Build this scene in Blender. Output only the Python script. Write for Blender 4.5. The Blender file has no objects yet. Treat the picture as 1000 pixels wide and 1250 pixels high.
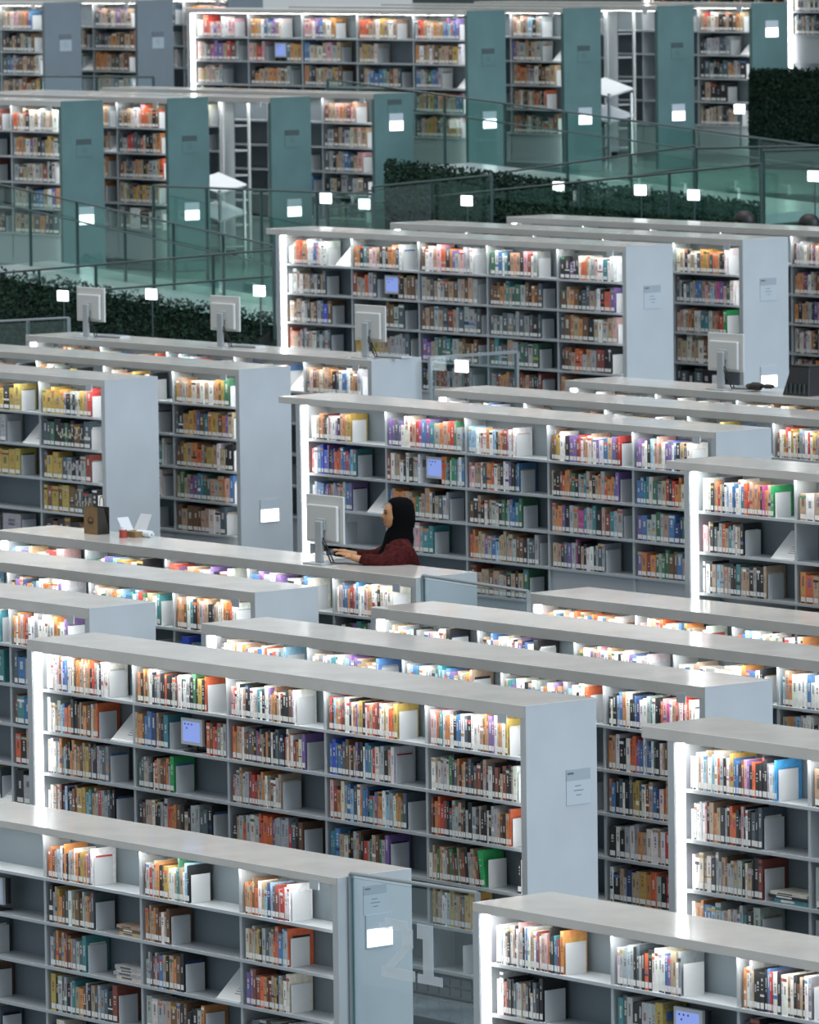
import bpy, math, random
from mathutils import Vector, Matrix
random.seed(11)
SC = bpy.context.scene
COL = SC.collection

# ------------------------------------------------------------------ camera
HC = 10.0                                   # eye height in the scene
PITCH, ROLL, TH = [math.radians(a) for a in (5.3233, -0.71485, 50.8937)]
FPX = 8029.5
Fv = Vector((0, math.cos(PITCH), -math.sin(PITCH)))
R0 = Vector((1, 0, 0)); U0 = R0.cross(Fv)
Rv = R0*math.cos(ROLL)+U0*math.sin(ROLL)
Uv = U0*math.cos(ROLL)-R0*math.sin(ROLL)
cd = bpy.data.cameras.new('camera'); cam = bpy.data.objects.new('camera', cd); COL.objects.link(cam)
cd.sensor_fit = 'HORIZONTAL'; cd.sensor_width = 36.0; cd.lens = FPX*36/1000
cd.clip_start = 1; cd.clip_end = 400
cam.matrix_world = Matrix(((Rv.x, Uv.x, -Fv.x, 0), (Rv.y, Uv.y, -Fv.y, 0), (Rv.z, Uv.z, -Fv.z, HC), (0, 0, 0, 1)))
cd.dof.use_dof = True; cd.dof.focus_distance = 47; cd.dof.aperture_fstop = 8.5
SC.camera = cam
AX = Vector((math.cos(TH), -math.sin(TH), 0)); AY = Vector((math.sin(TH), math.cos(TH), 0))
def W(u, v, z): return AX*u+AY*v+Vector((0, 0, z+HC))
def ray(x, y): return Fv+Rv*((x-500)/FPX)-Uv*((y-625)/FPX)
def atv(x, y, v):
    d = ray(x, y); P = d*(v/d.dot(AY)); return P.dot(AX), v, P.z
def atu(x, y, u):
    d = ray(x, y); P = d*(u/d.dot(AX)); return u, P.dot(AY), P.z
def pix(u, v, z):
    P = AX*u+AY*v+Vector((0, 0, z)); k = FPX/P.dot(Fv); return 500+P.dot(Rv)*k, 625-P.dot(Uv)*k, k

# ------------------------------------------------------------------ light
SC.view_settings.view_transform = 'Standard'; SC.view_settings.look = 'None'
SC.view_settings.gamma = 1; SC.view_settings.exposure = 0.26; SC.view_settings.use_curve_mapping = False
w = bpy.data.worlds.new('hall_daylight'); SC.world = w; w.use_nodes = True
bg = w.node_tree.nodes['Background']; bg.inputs[0].default_value = (.84, .93, 1.0, 1); bg.inputs[1].default_value = .42
def sun(name, d, col, e, ang):
    l = bpy.data.lights.new(name, 'SUN'); l.energy = e; l.color = col; l.angle = math.radians(ang)
    o = bpy.data.objects.new(name, l); COL.objects.link(o)
    o.rotation_euler = (-d).to_track_quat('Z', 'Y').to_euler(); o.location = (0, 40, 40); return o
# soft cool daylight from the window wall the end panels face, soft warm light from the roof
sun('daylight_window_wall', AX*-1+AY*-.12+Vector((0, 0, -.45)), (.72, .85, 1.0), 1.75, 35)
sun('roof_light', AX*.05+AY*.12+Vector((0, 0, -1)), (1, .97, .93), 1.45, 50)
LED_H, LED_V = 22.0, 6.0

# ------------------------------------------------------------------ materials
M = {}
def mat(name, col, rough=.5, metal=0, em=None, noise=0, nscale=6, spec=None, bump=0, trans=0, alpha=None):
    m = bpy.data.materials.new(name); m.use_nodes = True; t = m.node_tree; b = t.nodes['Principled BSDF']
    b.inputs['Base Color'].default_value = (*col, 1); b.inputs['Roughness'].default_value = rough
    b.inputs['Metallic'].default_value = metal
    if spec is not None: b.inputs['Specular IOR Level'].default_value = spec
    if trans: b.inputs['Transmission Weight'].default_value = trans
    if em: b.inputs['Emission Color'].default_value = (*em[0], 1); b.inputs['Emission Strength'].default_value = em[1]
    if noise or bump:
        tc = t.nodes.new('ShaderNodeTexCoord'); n = t.nodes.new('ShaderNodeTexNoise'); n.inputs['Scale'].default_value = nscale
        n.inputs['Detail'].default_value = 6; t.links.new(tc.outputs['Object'], n.inputs['Vector'])
        if noise:
            r = t.nodes.new('ShaderNodeMapRange'); r.inputs['From Min'].default_value = .3; r.inputs['From Max'].default_value = .7
            r.inputs['To Min'].default_value = 1-noise; r.inputs['To Max'].default_value = 1+noise*.6
            t.links.new(n.outputs['Fac'], r.inputs['Value'])
            mx = t.nodes.new('ShaderNodeVectorMath'); mx.operation = 'SCALE'; mx.inputs[0].default_value = col
            t.links.new(r.outputs[0], mx.inputs['Scale']); t.links.new(mx.outputs[0], b.inputs['Base Color'])
        if bump:
            bp = t.nodes.new('ShaderNodeBump'); bp.inputs['Strength'].default_value = bump; bp.inputs['Distance'].default_value = .01
            t.links.new(n.outputs['Fac'], bp.inputs['Height']); t.links.new(bp.outputs[0], b.inputs['Normal'])
    M[name] = m; return m
mat('marble', (.60, .585, .55), .15, noise=.08, nscale=3)
mat('panel_blue', (.50, .53, .54), .45, noise=.05, nscale=2.5)
mat('panel_grey', (.17, .20, .22), .5, noise=.05, nscale=2.5)
mat('panel_teal', (.105, .185, .18), .4, noise=.12, nscale=2.5)
mat('shelf_metal', (.42, .46, .485), .4)
mat('back_metal', (.165, .205, .23), .6)
mat('bookend_white', (.62, .65, .67), .35)
mat('led', (1, 1, 1), .5, em=((1, .985, .96), LED_H))
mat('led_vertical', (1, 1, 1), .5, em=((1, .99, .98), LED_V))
mat('white_glow', (1, 1, 1), .5, em=((.93, .97, 1), 2.2))
mat('plate_grey', (.36, .40, .43), .4)
mat('plate_pale', (.50, .54, .57), .3)
mat('ink', (.12, .14, .16), .6)
mat('paper', (.82, .83, .82), .7)
mat('black_plastic', (.02, .02, .022), .4)
mat('monitor_back', (.62, .62, .60), .4)
mat('monitor_arm', (.40, .43, .44), .35)
mat('screen_frame', (.55, .58, .60), .35)
mat('screen', (.1, .15, .4), .3, em=((.26, .36, .78), .62))
mat('icon', (.02, .03, .12), .4)
mat('rail_metal', (.10, .14, .14), .35, metal=.5)
mat('rail_light', (.42, .46, .48), .3, metal=.6)
mat('steel', (.6, .62, .64), .25, metal=.9)
mat('floor_marble', (.16, .19, .21), .10, noise=.5, nscale=2.2)
mat('floor_pale', (.20, .27, .27), .25, noise=.12, nscale=1.5)
mat('floor_light', (.42, .48, .49), .2, noise=.15, nscale=1.5)
mat('wall_dark', (.05, .075, .075), .6)
mat('foliage', (.022, .042, .030), 1.0, spec=.0)
mat('soil', (.02, .03, .025), .9, noise=.4, nscale=8)
mat('hair', (.008, .007, .008), .5)
mat('skin', (.50, .25, .12), .55)
mat('hijab', (.0025, .0025, .003), .95, spec=.1)
mat('blouse', (.060, .009, .009), .9, noise=.6, nscale=30, spec=.15)
mat('skirt', (.01, .01, .012), .8)
mat('lips', (.32, .08, .07), .5)
mat('kraft', (.23, .14, .06), .8, noise=.15, nscale=20)
mat('kraft_dark', (.03, .025, .02), .8)
mat('red_cap', (.35, .05, .03), .5)
mat('clear_white', (.75, .8, .83), .3)
def glassmat(name, tint, mixf, rough=.0):
    m = bpy.data.materials.new(name); m.use_nodes = True; t = m.node_tree; t.nodes.clear()
    o = t.nodes.new('ShaderNodeOutputMaterial'); tr = t.nodes.new('ShaderNodeBsdfTransparent'); gl = t.nodes.new('ShaderNodeBsdfGlossy')
    tr.inputs[0].default_value = (*tint, 1); gl.inputs['Roughness'].default_value = .03; gl.inputs[0].default_value = (.8, .9, .9, 1)
    mx = t.nodes.new('ShaderNodeMixShader'); mx.inputs[0].default_value = mixf
    t.links.new(tr.outputs[0], mx.inputs[1]); t.links.new(gl.outputs[0], mx.inputs[2]); t.links.new(mx.outputs[0], o.inputs[0]); M[name] = m
glassmat('glass_green', (.82, .915, .88), .06); glassmat('glass_clear', (.93, .97, .98), .07); glassmat('glass_edge', (.25, .5, .45), .05)
def frostmat(name, col, k):
    m = bpy.data.materials.new(name); m.use_nodes = True; t = m.node_tree; t.nodes.clear()
    o = t.nodes.new('ShaderNodeOutputMaterial'); tr = t.nodes.new('ShaderNodeBsdfTransparent'); df = t.nodes.new('ShaderNodeBsdfDiffuse'); df.inputs[0].default_value = (*col, 1)
    mx = t.nodes.new('ShaderNodeMixShader'); mx.inputs[0].default_value = k; t.links.new(tr.outputs[0], mx.inputs[1]); t.links.new(df.outputs[0], mx.inputs[2]); t.links.new(mx.outputs[0], o.inputs[0]); M[name] = m
frostmat('frost', (.85, .90, .93), .42)
def attrmat(name, rough, mott):
    m = bpy.data.materials.new(name); m.use_nodes = True; t = m.node_tree; b = t.nodes['Principled BSDF']; b.inputs['Roughness'].default_value = rough
    a = t.nodes.new('ShaderNodeAttribute'); a.attribute_name = 'Col'
    tc = t.nodes.new('ShaderNodeTexCoord'); n = t.nodes.new('ShaderNodeTexNoise'); n.inputs['Scale'].default_value = 30; n.inputs['Detail'].default_value = 3
    t.links.new(tc.outputs['Object'], n.inputs['Vector'])
    r = t.nodes.new('ShaderNodeMapRange'); r.inputs['From Min'].default_value = .35; r.inputs['From Max'].default_value = .65
    r.inputs['To Min'].default_value = 1-mott; r.inputs['To Max'].default_value = 1+mott*.5; t.links.new(n.outputs['Fac'], r.inputs['Value'])
    s = t.nodes.new('ShaderNodeVectorMath'); s.operation = 'SCALE'; t.links.new(a.outputs['Color'], s.inputs[0]); t.links.new(r.outputs[0], s.inputs['Scale'])
    t.links.new(s.outputs[0], b.inputs['Base Color']); M[name] = m
attrmat('book_cover', .5, .14); attrmat('book_pages', .8, .06)

# ------------------------------------------------------------------ mesh helpers
class MB:
    def __init__(s): s.v = []; s.f = []; s.m = []; s.c = []
    def quad(s, pts, mi=0, c=(1, 1, 1)):
        n = len(s.v); s.v += pts; s.f.append(tuple(range(n, n+len(pts)))); s.m.append(mi); s.c.append(c)
    def box(s, a, b, mi=0, c=(1, 1, 1), skip=''):
        x0, y0, z0 = a; x1, y1, z1 = b; n = len(s.v)
        s.v += [(x0, y0, z0), (x1, y0, z0), (x1, y1, z0), (x0, y1, z0), (x0, y0, z1), (x1, y0, z1), (x1, y1, z1), (x0, y1, z1)]
        for k, q in (('d', (0, 3, 2, 1)), ('t', (4, 5, 6, 7)), ('f', (0, 1, 5, 4)), ('r', (1, 2, 6, 5)), ('b', (2, 3, 7, 6)), ('l', (3, 0, 4, 7))):
            if k not in skip: s.f.append(tuple(n+i for i in q)); s.m.append(mi); s.c.append(c)
    def bar(s, p, q, r, n=8, mi=0, c=(1, 1, 1), r2=None):
        p = Vector(p); q = Vector(q); d = (q-p).normalized(); a = d.orthogonal().normalized(); b = d.cross(a); k = len(s.v); r2 = r if r2 is None else r2
        for P, rr in ((p, r), (q, r2)):
            for i in range(n):
                t = 2*math.pi*i/n; s.v.append(tuple(P+a*math.cos(t)*rr+b*math.sin(t)*rr))
        for i in range(n):
            j = (i+1) % n; s.f.append((k+i, k+j, k+n+j, k+n+i)); s.m.append(mi); s.c.append(c)
        s.f.append(tuple(k+i for i in range(n-1, -1, -1))); s.m.append(mi); s.c.append(c)
        s.f.append(tuple(k+n+i for i in range(n))); s.m.append(mi); s.c.append(c)
    def ring(s, rings, mi=0, cap=True, closed=True):
        k = len(s.v); n = len(rings[0])
        for r in rings: s.v += [tuple(p) for p in r]
        for i in range(len(rings)-1):
            for j in range(n if closed else n-1):
                a = k+i*n+j; b = k+i*n+(j+1) % n; s.f.append((a, b, b+n, a+n)); s.m.append(mi); s.c.append((1, 1, 1))
        if cap:
            for q in (tuple(k+j for j in range(n-1, -1, -1)), tuple(k+(len(rings)-1)*n+j for j in range(n))): s.f.append(q); s.m.append(mi); s.c.append((1, 1, 1))
    def ell(s, c, r, n=16, m=10, mi=0, f=None):
        rs = []
        for i in range(1, m):
            a = math.pi*i/m; rs.append([(c[0]+r[0]*math.sin(a)*math.cos(2*math.pi*j/n), c[1]+r[1]*math.sin(a)*math.sin(2*math.pi*j/n), c[2]-r[2]*math.cos(a)) for j in range(n)])
        if f: rs = [[f(*p) for p in q] for q in rs]
        s.ring(rs, mi)
    def mesh(s, name, mats, smooth=False, bevel=0):
        me = bpy.data.meshes.new(name); me.from_pydata(s.v, [], s.f)
        for m in mats: me.materials.append(M[m])
        me.polygons.foreach_set('material_index', s.m)
        at = me.color_attributes.new('Col', 'FLOAT_COLOR', 'CORNER'); d = []
        for f, c in zip(s.f, s.c): d += [c[0], c[1], c[2], 1.0]*len(f)
        at.data.foreach_set('color', d)
        if smooth: me.polygons.foreach_set('use_smooth', [True]*len(s.f))
        me.update(); return me
    def obj(s, name, mats, parent=None, smooth=False, bevel=0):
        if isinstance(mats, str): mats = [mats]
        o = bpy.data.objects.new(name, s.mesh(name, mats, smooth)); COL.objects.link(o)
        if parent: o.parent = parent
        if bevel:
            b = o.modifiers.new('bevel', 'BEVEL'); b.width = bevel; b.segments = 2; b.limit_method = 'ANGLE'
        return o
def tag(o, label=None, cat=None, group=None, kind=None):
    if label: o['label'] = label
    if cat: o['category'] = cat
    if group: o['group'] = group
    if kind: o['kind'] = kind
    return o
def place(o, u, v, z, rz=0): o.location = W(u, v, z); o.rotation_euler = (0, 0, -TH+rz); return o
def empty(name, u, v, z, rz=0):
    o = bpy.data.objects.new(name, None); o.empty_display_size = .1; COL.objects.link(o); return place(o, u, v, z, rz)

# ------------------------------------------------------------------ bookcases
H, D, Z1, T, REC, PT, LL = 2.18, .646, .384, .32, .10, .06, 5.88
ZF5 = .196
# id: (right-end or left-end anchor, v, slab thickness, left overhang, panel material, words, options)
CASES = {}
def case(i, side, u, v, zt, thick, words, over=0, pm='panel_blue', L=LL, sc=1.0, **k):
    u0 = u-L if side == 'R' else u
    CASES[i] = dict(id=i, u0=u0, u1=u0+L, v=v, zt=zt, th=thick, over=over, pm=pm, words=words, L=L, T=T*sc, Z1=Z1*sc, H=H*sc, opt=k)
case('A', 'R', -34.53, 27.40, -6.588, .055, 'lowest left bookcase', plate=(.22, .42, .08, .20), sign=.38)
case('B', 'R', -34.53, 29.08, -5.563, .092, 'wide central front bookcase', plate=(.36, .58, .48, .25), sixth=1, grille=1)
case('M', 'R', -34.53, 30.74, -5.574, .085, 'bookcase behind the central one', L=5.87)
case('P', 'L', -40.4, 32.43, -5.58, .085, 'second case behind the central front one')
case('Q', 'L', -40.4, 34.06, -5.59, .085, 'backmost case of the central front block')
case('C', 'L', -31.35, 25.95, -6.245, .062, 'lowest right bookcase')
case('N', 'L', -31.05, 27.32, -5.25, .078, 'middle right bookcase', over=.25)
case('I', 'L', atv(835, 566, 34.95)[0], 34.95, atv(835, 564, 34.95)[2], .068, 'upper right bookcase', over=.22, sc=1.03)
case('L', 'R', -41.3, 30.33, -5.494, .09, 'lowest case of the left block')
case('K', 'R', -41.3, 31.97, -5.495, .085, 'middle case of the left block')
case('J', 'R', -41.3, 33.63, -5.502, .085, 'left block case with the counter top')
case('D', 'R', -42.29, 37.80, -4.62, .062, 'long case behind the woman', over=.26, closed=[(3, 4), (4, 4)])
case('R', 'L', -48.17, 39.475, -4.634, .07, 'second case behind the woman')
case('S', 'L', -48.17, 41.11, -4.64, .07, 'third case behind the woman')
case('H1', 'R', -51.0, 37.68, -4.586, .07, 'leftmost case with gilt sets')
case('H2', 'R', -51.0, 39.32, -4.574, .07, 'second upper left case', sign=1.40)
case('H3', 'R', -51.0, 40.99, -4.574, .07, 'upper left case carrying monitors')
case('E', 'R', -51.27, 44.60, -3.60, .065, 'long upper middle case', over=.17, plate=(.24, .47, .42, .24))
case('E2', 'R', -51.3, 46.25, -3.60, .07, 'second upper middle case', plate=(.24, .47, .42, .24), sign=1.45)
case('E3', 'R', -51.3, 47.95, -3.60, .07, 'third upper middle case')
case('G1', 'R', -66.0, 48.17, -2.44, .07, 'first teal-ended case at left', pm='panel_teal', plate=(.22, .45, .48, .22), sign=1.42)
case('G2', 'R', -66.0, 49.82, -2.45, .07, 'second teal-ended case at left', pm='panel_teal', plate=(.22, .45, .48, .22), sign=1.42)
case('G3', 'R', -66.0, 51.46, -2.49, .07, 'open-backed case at left', pm='panel_teal', plate=(.22, .45, .42, .22), sign=1.40, openbay=4)
case('G4', 'R', -66.0, 53.15, -2.49, .07, 'last teal-ended case at left', pm='panel_teal', plate=(.22, .45, .08, .22), sign=.36)
uF = atv(570.5, 12, 54.9)[0]
case('F', 'R', uF, 54.9, -1.46, .06, 'long case at the top', pm='panel_teal', plate=(.24, .45, .50, .22), sign=1.42, L=6.05)
case('F2', 'R', uF, 56.55, -1.46, .07, 'second case of the top row', pm='panel_teal', plate=(.24, .45, .50, .22), sign=1.42)
case('F3', 'R', uF, 58.2, -1.46, .07, 'open-backed case of the top row', pm='panel_teal', plate=(.24, .45, .50, .22), sign=1.42, openbay=4)
case('F4', 'R', uF, 59.9, -1.46, .07, 'fourth case of the top row', pm='panel_teal', sign=.34)
uT = atv(53.7, 2, 55.2)[0]
case('T1', 'R', uT, 55.2, -1.40, .05, 'leftmost case in the top corner', pm='panel_grey', plate=(.26, .47, .46, .24))
case('T2', 'R', uT, 56.85, -1.40, .05, 'second case in the top corner', pm='panel_grey', plate=(.26, .47, .46, .24))
case('T3', 'R', uT, 58.5, -1.40, .05, 'third case in the top corner', pm='panel_grey')
u0_, _, z0_ = atv(958, 88, 61.5)
case('V', 'L', u0_, 61.5, z0_+H, .06, 'topmost right-edge case', pm='panel_grey')
case('X', 'L', uF-6.5, 63.6, -1.46+1.04, .06, 'farthest case above the top row', pm='panel_grey')

def build_case(c):
    L = c['L']; Hh = c['H']; th = c['th']; T_ = c['T']; op = c['opt']
    r = empty('bookcase', c['u0'], c['v'], c['zt']-Hh); c['root'] = r
    pmw = {'panel_blue': 'pale blue-grey ends', 'panel_grey': 'grey ends', 'panel_teal': 'teal ends'}[c['pm']]
    tag(r, 'marble-topped white bookcase, '+c['words'], 'bookcase', 'bookcases on the terraces')
    ztop = Hh
    m = MB(); m.box((-c['over'], 0, ztop-th), (L-.012, D, ztop)); m.obj('top_slab', 'marble', r, bevel=.004)
    for s in (0, 1):
        x = 0 if s == 0 else L-PT
        m = MB(); m.box((x, .0, 0), (x+PT, D-.001, ztop-th))
        if s: m.box((L-.012, .0, ztop-th), (L, D-.001, ztop), 0, (1, 1, 1), 'd')
        o = m.obj('end_panel', ['shelf_metal' if s == 0 else c['pm']], r)
    nb = 5; bw = (L-2*PT)/nb; c['bw'] = bw
    ym = .33
    ob = op.get('openbay')
    bx1 = L-PT if ob is None else PT+bw*ob
    m = MB(); m.box((PT, ym, .12), (bx1, ym+.02, ztop-th)); m.obj('back_panel', 'back_metal', r)
    for k in range(1, nb):
        x = PT+bw*k; m = MB(); m.box((x-.012, REC, ZF5), (x+.012, ym, ztop-th)); m.obj('divider', 'shelf_metal', r)
    n = 5
    c['plates'] = []
    for k in range(n):
        z = Hh-c['Z1']-T_*k; c['plates'].append(z)
        m = MB(); m.box((PT, REC-.012, z-.022), (bx1, D-.05, z)); m.obj('shelf', 'shelf_metal', r)
    z6 = c['plates'][-1]-T_ if op.get('sixth') else None
    if z6:
        c['plates'].append(z6); m = MB(); m.box((PT, REC-.012, z6-.022), (bx1, D-.05, z6)); m.obj('shelf', 'shelf_metal', r)
        c['plates'] = c['plates']
    else:
        m = MB(); m.box((PT, REC, .12), (bx1, REC+.02, c['plates'][-1]-.022)); m.obj('lower_panel', 'shelf_metal', r)
    m = MB(); m.box((PT, REC+.03, 0), (bx1, D-.08, .12)); m.obj('plinth', 'plate_grey', r)
    if op.get('grille'):
        g = MB()
        for k in range(46):
            x = PT+.06+k*(L-2*PT-.12)/46
            for q in range(2): g.box((x, REC+.005, .02+q*.075), (x+.10, REC+.03, .075+q*.075), 0)
        g.obj('vent_grille', 'ink', r)
    for (b, t) in op.get('closed', []):
        zt = c['plates'][t-1]; zb = c['plates'][t]
        m = MB(); m.box((PT+b*bw+.012, REC+.02, zb), (PT+(b+1)*bw-.012, REC+.04, zt-.022)); m.obj('lower_panel', 'shelf_metal', r)
    # lamps: a strip under the slab's lip, an upright strip inside each end panel, widened to glow as the panel's lit face
    m = MB(); m.quad([(PT+.02, .050, ztop-th-.002), (L-PT-.02, .050, ztop-th-.002), (L-PT-.02, .085, ztop-th-.002), (PT+.02, .085, ztop-th-.002)][::-1]); o = m.obj('led_strip', 'led', r)
    zb = .2
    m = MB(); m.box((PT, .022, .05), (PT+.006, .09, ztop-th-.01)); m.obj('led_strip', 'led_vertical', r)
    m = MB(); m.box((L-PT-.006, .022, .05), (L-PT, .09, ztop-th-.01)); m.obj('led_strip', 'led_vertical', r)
    # number tab hanging at the right
    m = MB(); m.box((L-.30, -.006, ztop-th-.05), (L-.20, -.001, ztop-th+.02)); m.obj('number_tab', 'plate_pale', r)
    if 'plate' in op:
        a, b, zt, h = op['plate']; z = ztop-zt; m = MB()
        a = a*D/.646; b = b*D/.646
        m.box((L, a, z-h*.32), (L+.006, b, z), 0); m.box((L, a, z-h), (L+.006, b, z-h*.32), 1)
        for q, (s0, s1) in enumerate(((.35, .6), (.3, .7), (.4, .62))):
            m.box((L+.006, a+(b-a)*s0, z-h*(.46+.13*q)-.005), (L+.0068, a+(b-a)*s1, z-h*(.46+.13*q)), 2)
        m.box((L+.006, a+.01, z-h*.14), (L+.0068, a+(b-a)*.3, z-h*.08), 2)
        pl = {'panel_teal': ['wall_dark', 'panel_teal', 'wall_dark'], 'panel_grey': ['ink', 'plate_grey', 'ink']}.get(c['pm'], ['plate_grey', 'plate_pale', 'ink'])
        m.obj('notice_plate', pl, r)
    if 'sign' in op:
        z = ztop-op['sign']; y0 = .24; m = MB(); m.box((L, y0-.006, z-.13), (L+.014, y0+.226, z+.10), 0); o = m.obj('step_light', 'plate_pale', r)
        m = MB(); m.box((L+.014, y0, z-.12), (L+.018, y0+.22, z), 0); lo = m.obj('lens', 'white_glow', o)
for c in CASES.values(): build_case(c)

# visibility of a point behind the other cases (all cases share the same axes)
CAMS = [Vector((0, 0, 0)), Rv*1.2, Rv*-1.2, Vector((0, 0, .8)), Vector((0, 0, -.8))]
BOXES = [(k, c['u0'], c['u1'], c['v'], c['v']+D, c['zt']-c['H'], c['zt']) for k, c in CASES.items()]
def blocked(i, u, v, z, C):
    o = (C.dot(AX), C.dot(AY), C.z); d = (u-o[0], v-o[1], z-o[2])
    for (k, a0, a1, b0, b1, c0, c1) in BOXES:
        if k == i: continue
        t0, t1 = 0, .9995
        for q, (lo, hi) in enumerate(((a0, a1), (b0, b1), (c0, c1))):
            e0 = (lo-o[q])/d[q]; e1 = (hi-o[q])/d[q]
            if e0 > e1: e0, e1 = e1, e0
            t0 = max(t0, e0); t1 = min(t1, e1)
            if t0 > t1: break
        if t0 < t1: return True
    return False
def seen(i, u, v, zs, main=False):
    n = 0
    for C in (CAMS[:1] if main else CAMS):
        for z in zs:
            if not blocked(i, u, v, z, C): n += 1
        if n and not main: return 1
    return n/len(zs) if main else 0

# ------------------------------------------------------------------ books
PAL = {'w': (.86, .86, .84), 'W': (.72, .68, .58), 'g': (.42, .45, .46), 'G': (.25, .28, .30), 'k': (.028, .03, .034), 'd': (.09, .13, .16), 'n': (.03, .06, .18),
       'b': (.06, .20, .46), 'B': (.02, .08, .62), 'c': (.30, .55, .72), 't': (.05, .27, .30), 'e': (.06, .20, .11), 'E': (.02, .42, .12), 'y': (.55, .38, .07),
       'o': (.68, .27, .07), 'O': (.74, .13, .03), 'r': (.60, .05, .04), 'R': (.27, .07, .05), 'p': (.72, .40, .42), 'P': (.22, .13, .38), 'm': (.62, .08, .30),
       'u': (.19, .10, .05), 'T': (.50, .36, .24), 'q': (.03, .33, .70)}
PAL = {k: tuple(x*.88+.12*sum(c)/3 for x in c) for k, c in PAL.items()}
CNAME = {'w': 'white', 'W': 'cream', 'g': 'grey', 'G': 'dark grey', 'k': 'black', 'd': 'slate', 'n': 'navy', 'b': 'blue', 'B': 'bright blue', 'c': 'pale blue', 't': 'teal',
         'e': 'dark green', 'E': 'bright green', 'y': 'ochre', 'o': 'orange', 'O': 'vermilion', 'r': 'red', 'R': 'maroon', 'p': 'pink', 'P': 'purple', 'm': 'magenta', 'u': 'brown', 'T': 'tan', 'q': 'sky blue'}
ORD = ['first', 'second', 'third', 'fourth', 'fifth', 'sixth', 'seventh', 'eighth', 'ninth', 'tenth', 'eleventh', 'twelfth', 'thirteenth', 'fourteenth', 'fifteenth', 'sixteenth', 'seventeenth',
       'eighteenth', 'nineteenth', 'twentieth']+['twenty-'+s for s in ('first', 'second', 'third', 'fourth', 'fifth', 'sixth', 'seventh', 'eighth', 'ninth')]+['thirtieth']+['thirty-'+s for s in ('first', 'second', 'third', 'fourth', 'fifth', 'sixth', 'seventh', 'eighth', 'ninth')]+['fortieth']*30
SHELF = ['top', 'second', 'third', 'fourth', 'fifth', 'sixth']
BAYN = ['leftmost', 'second', 'middle', 'fourth', 'rightmost']
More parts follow.
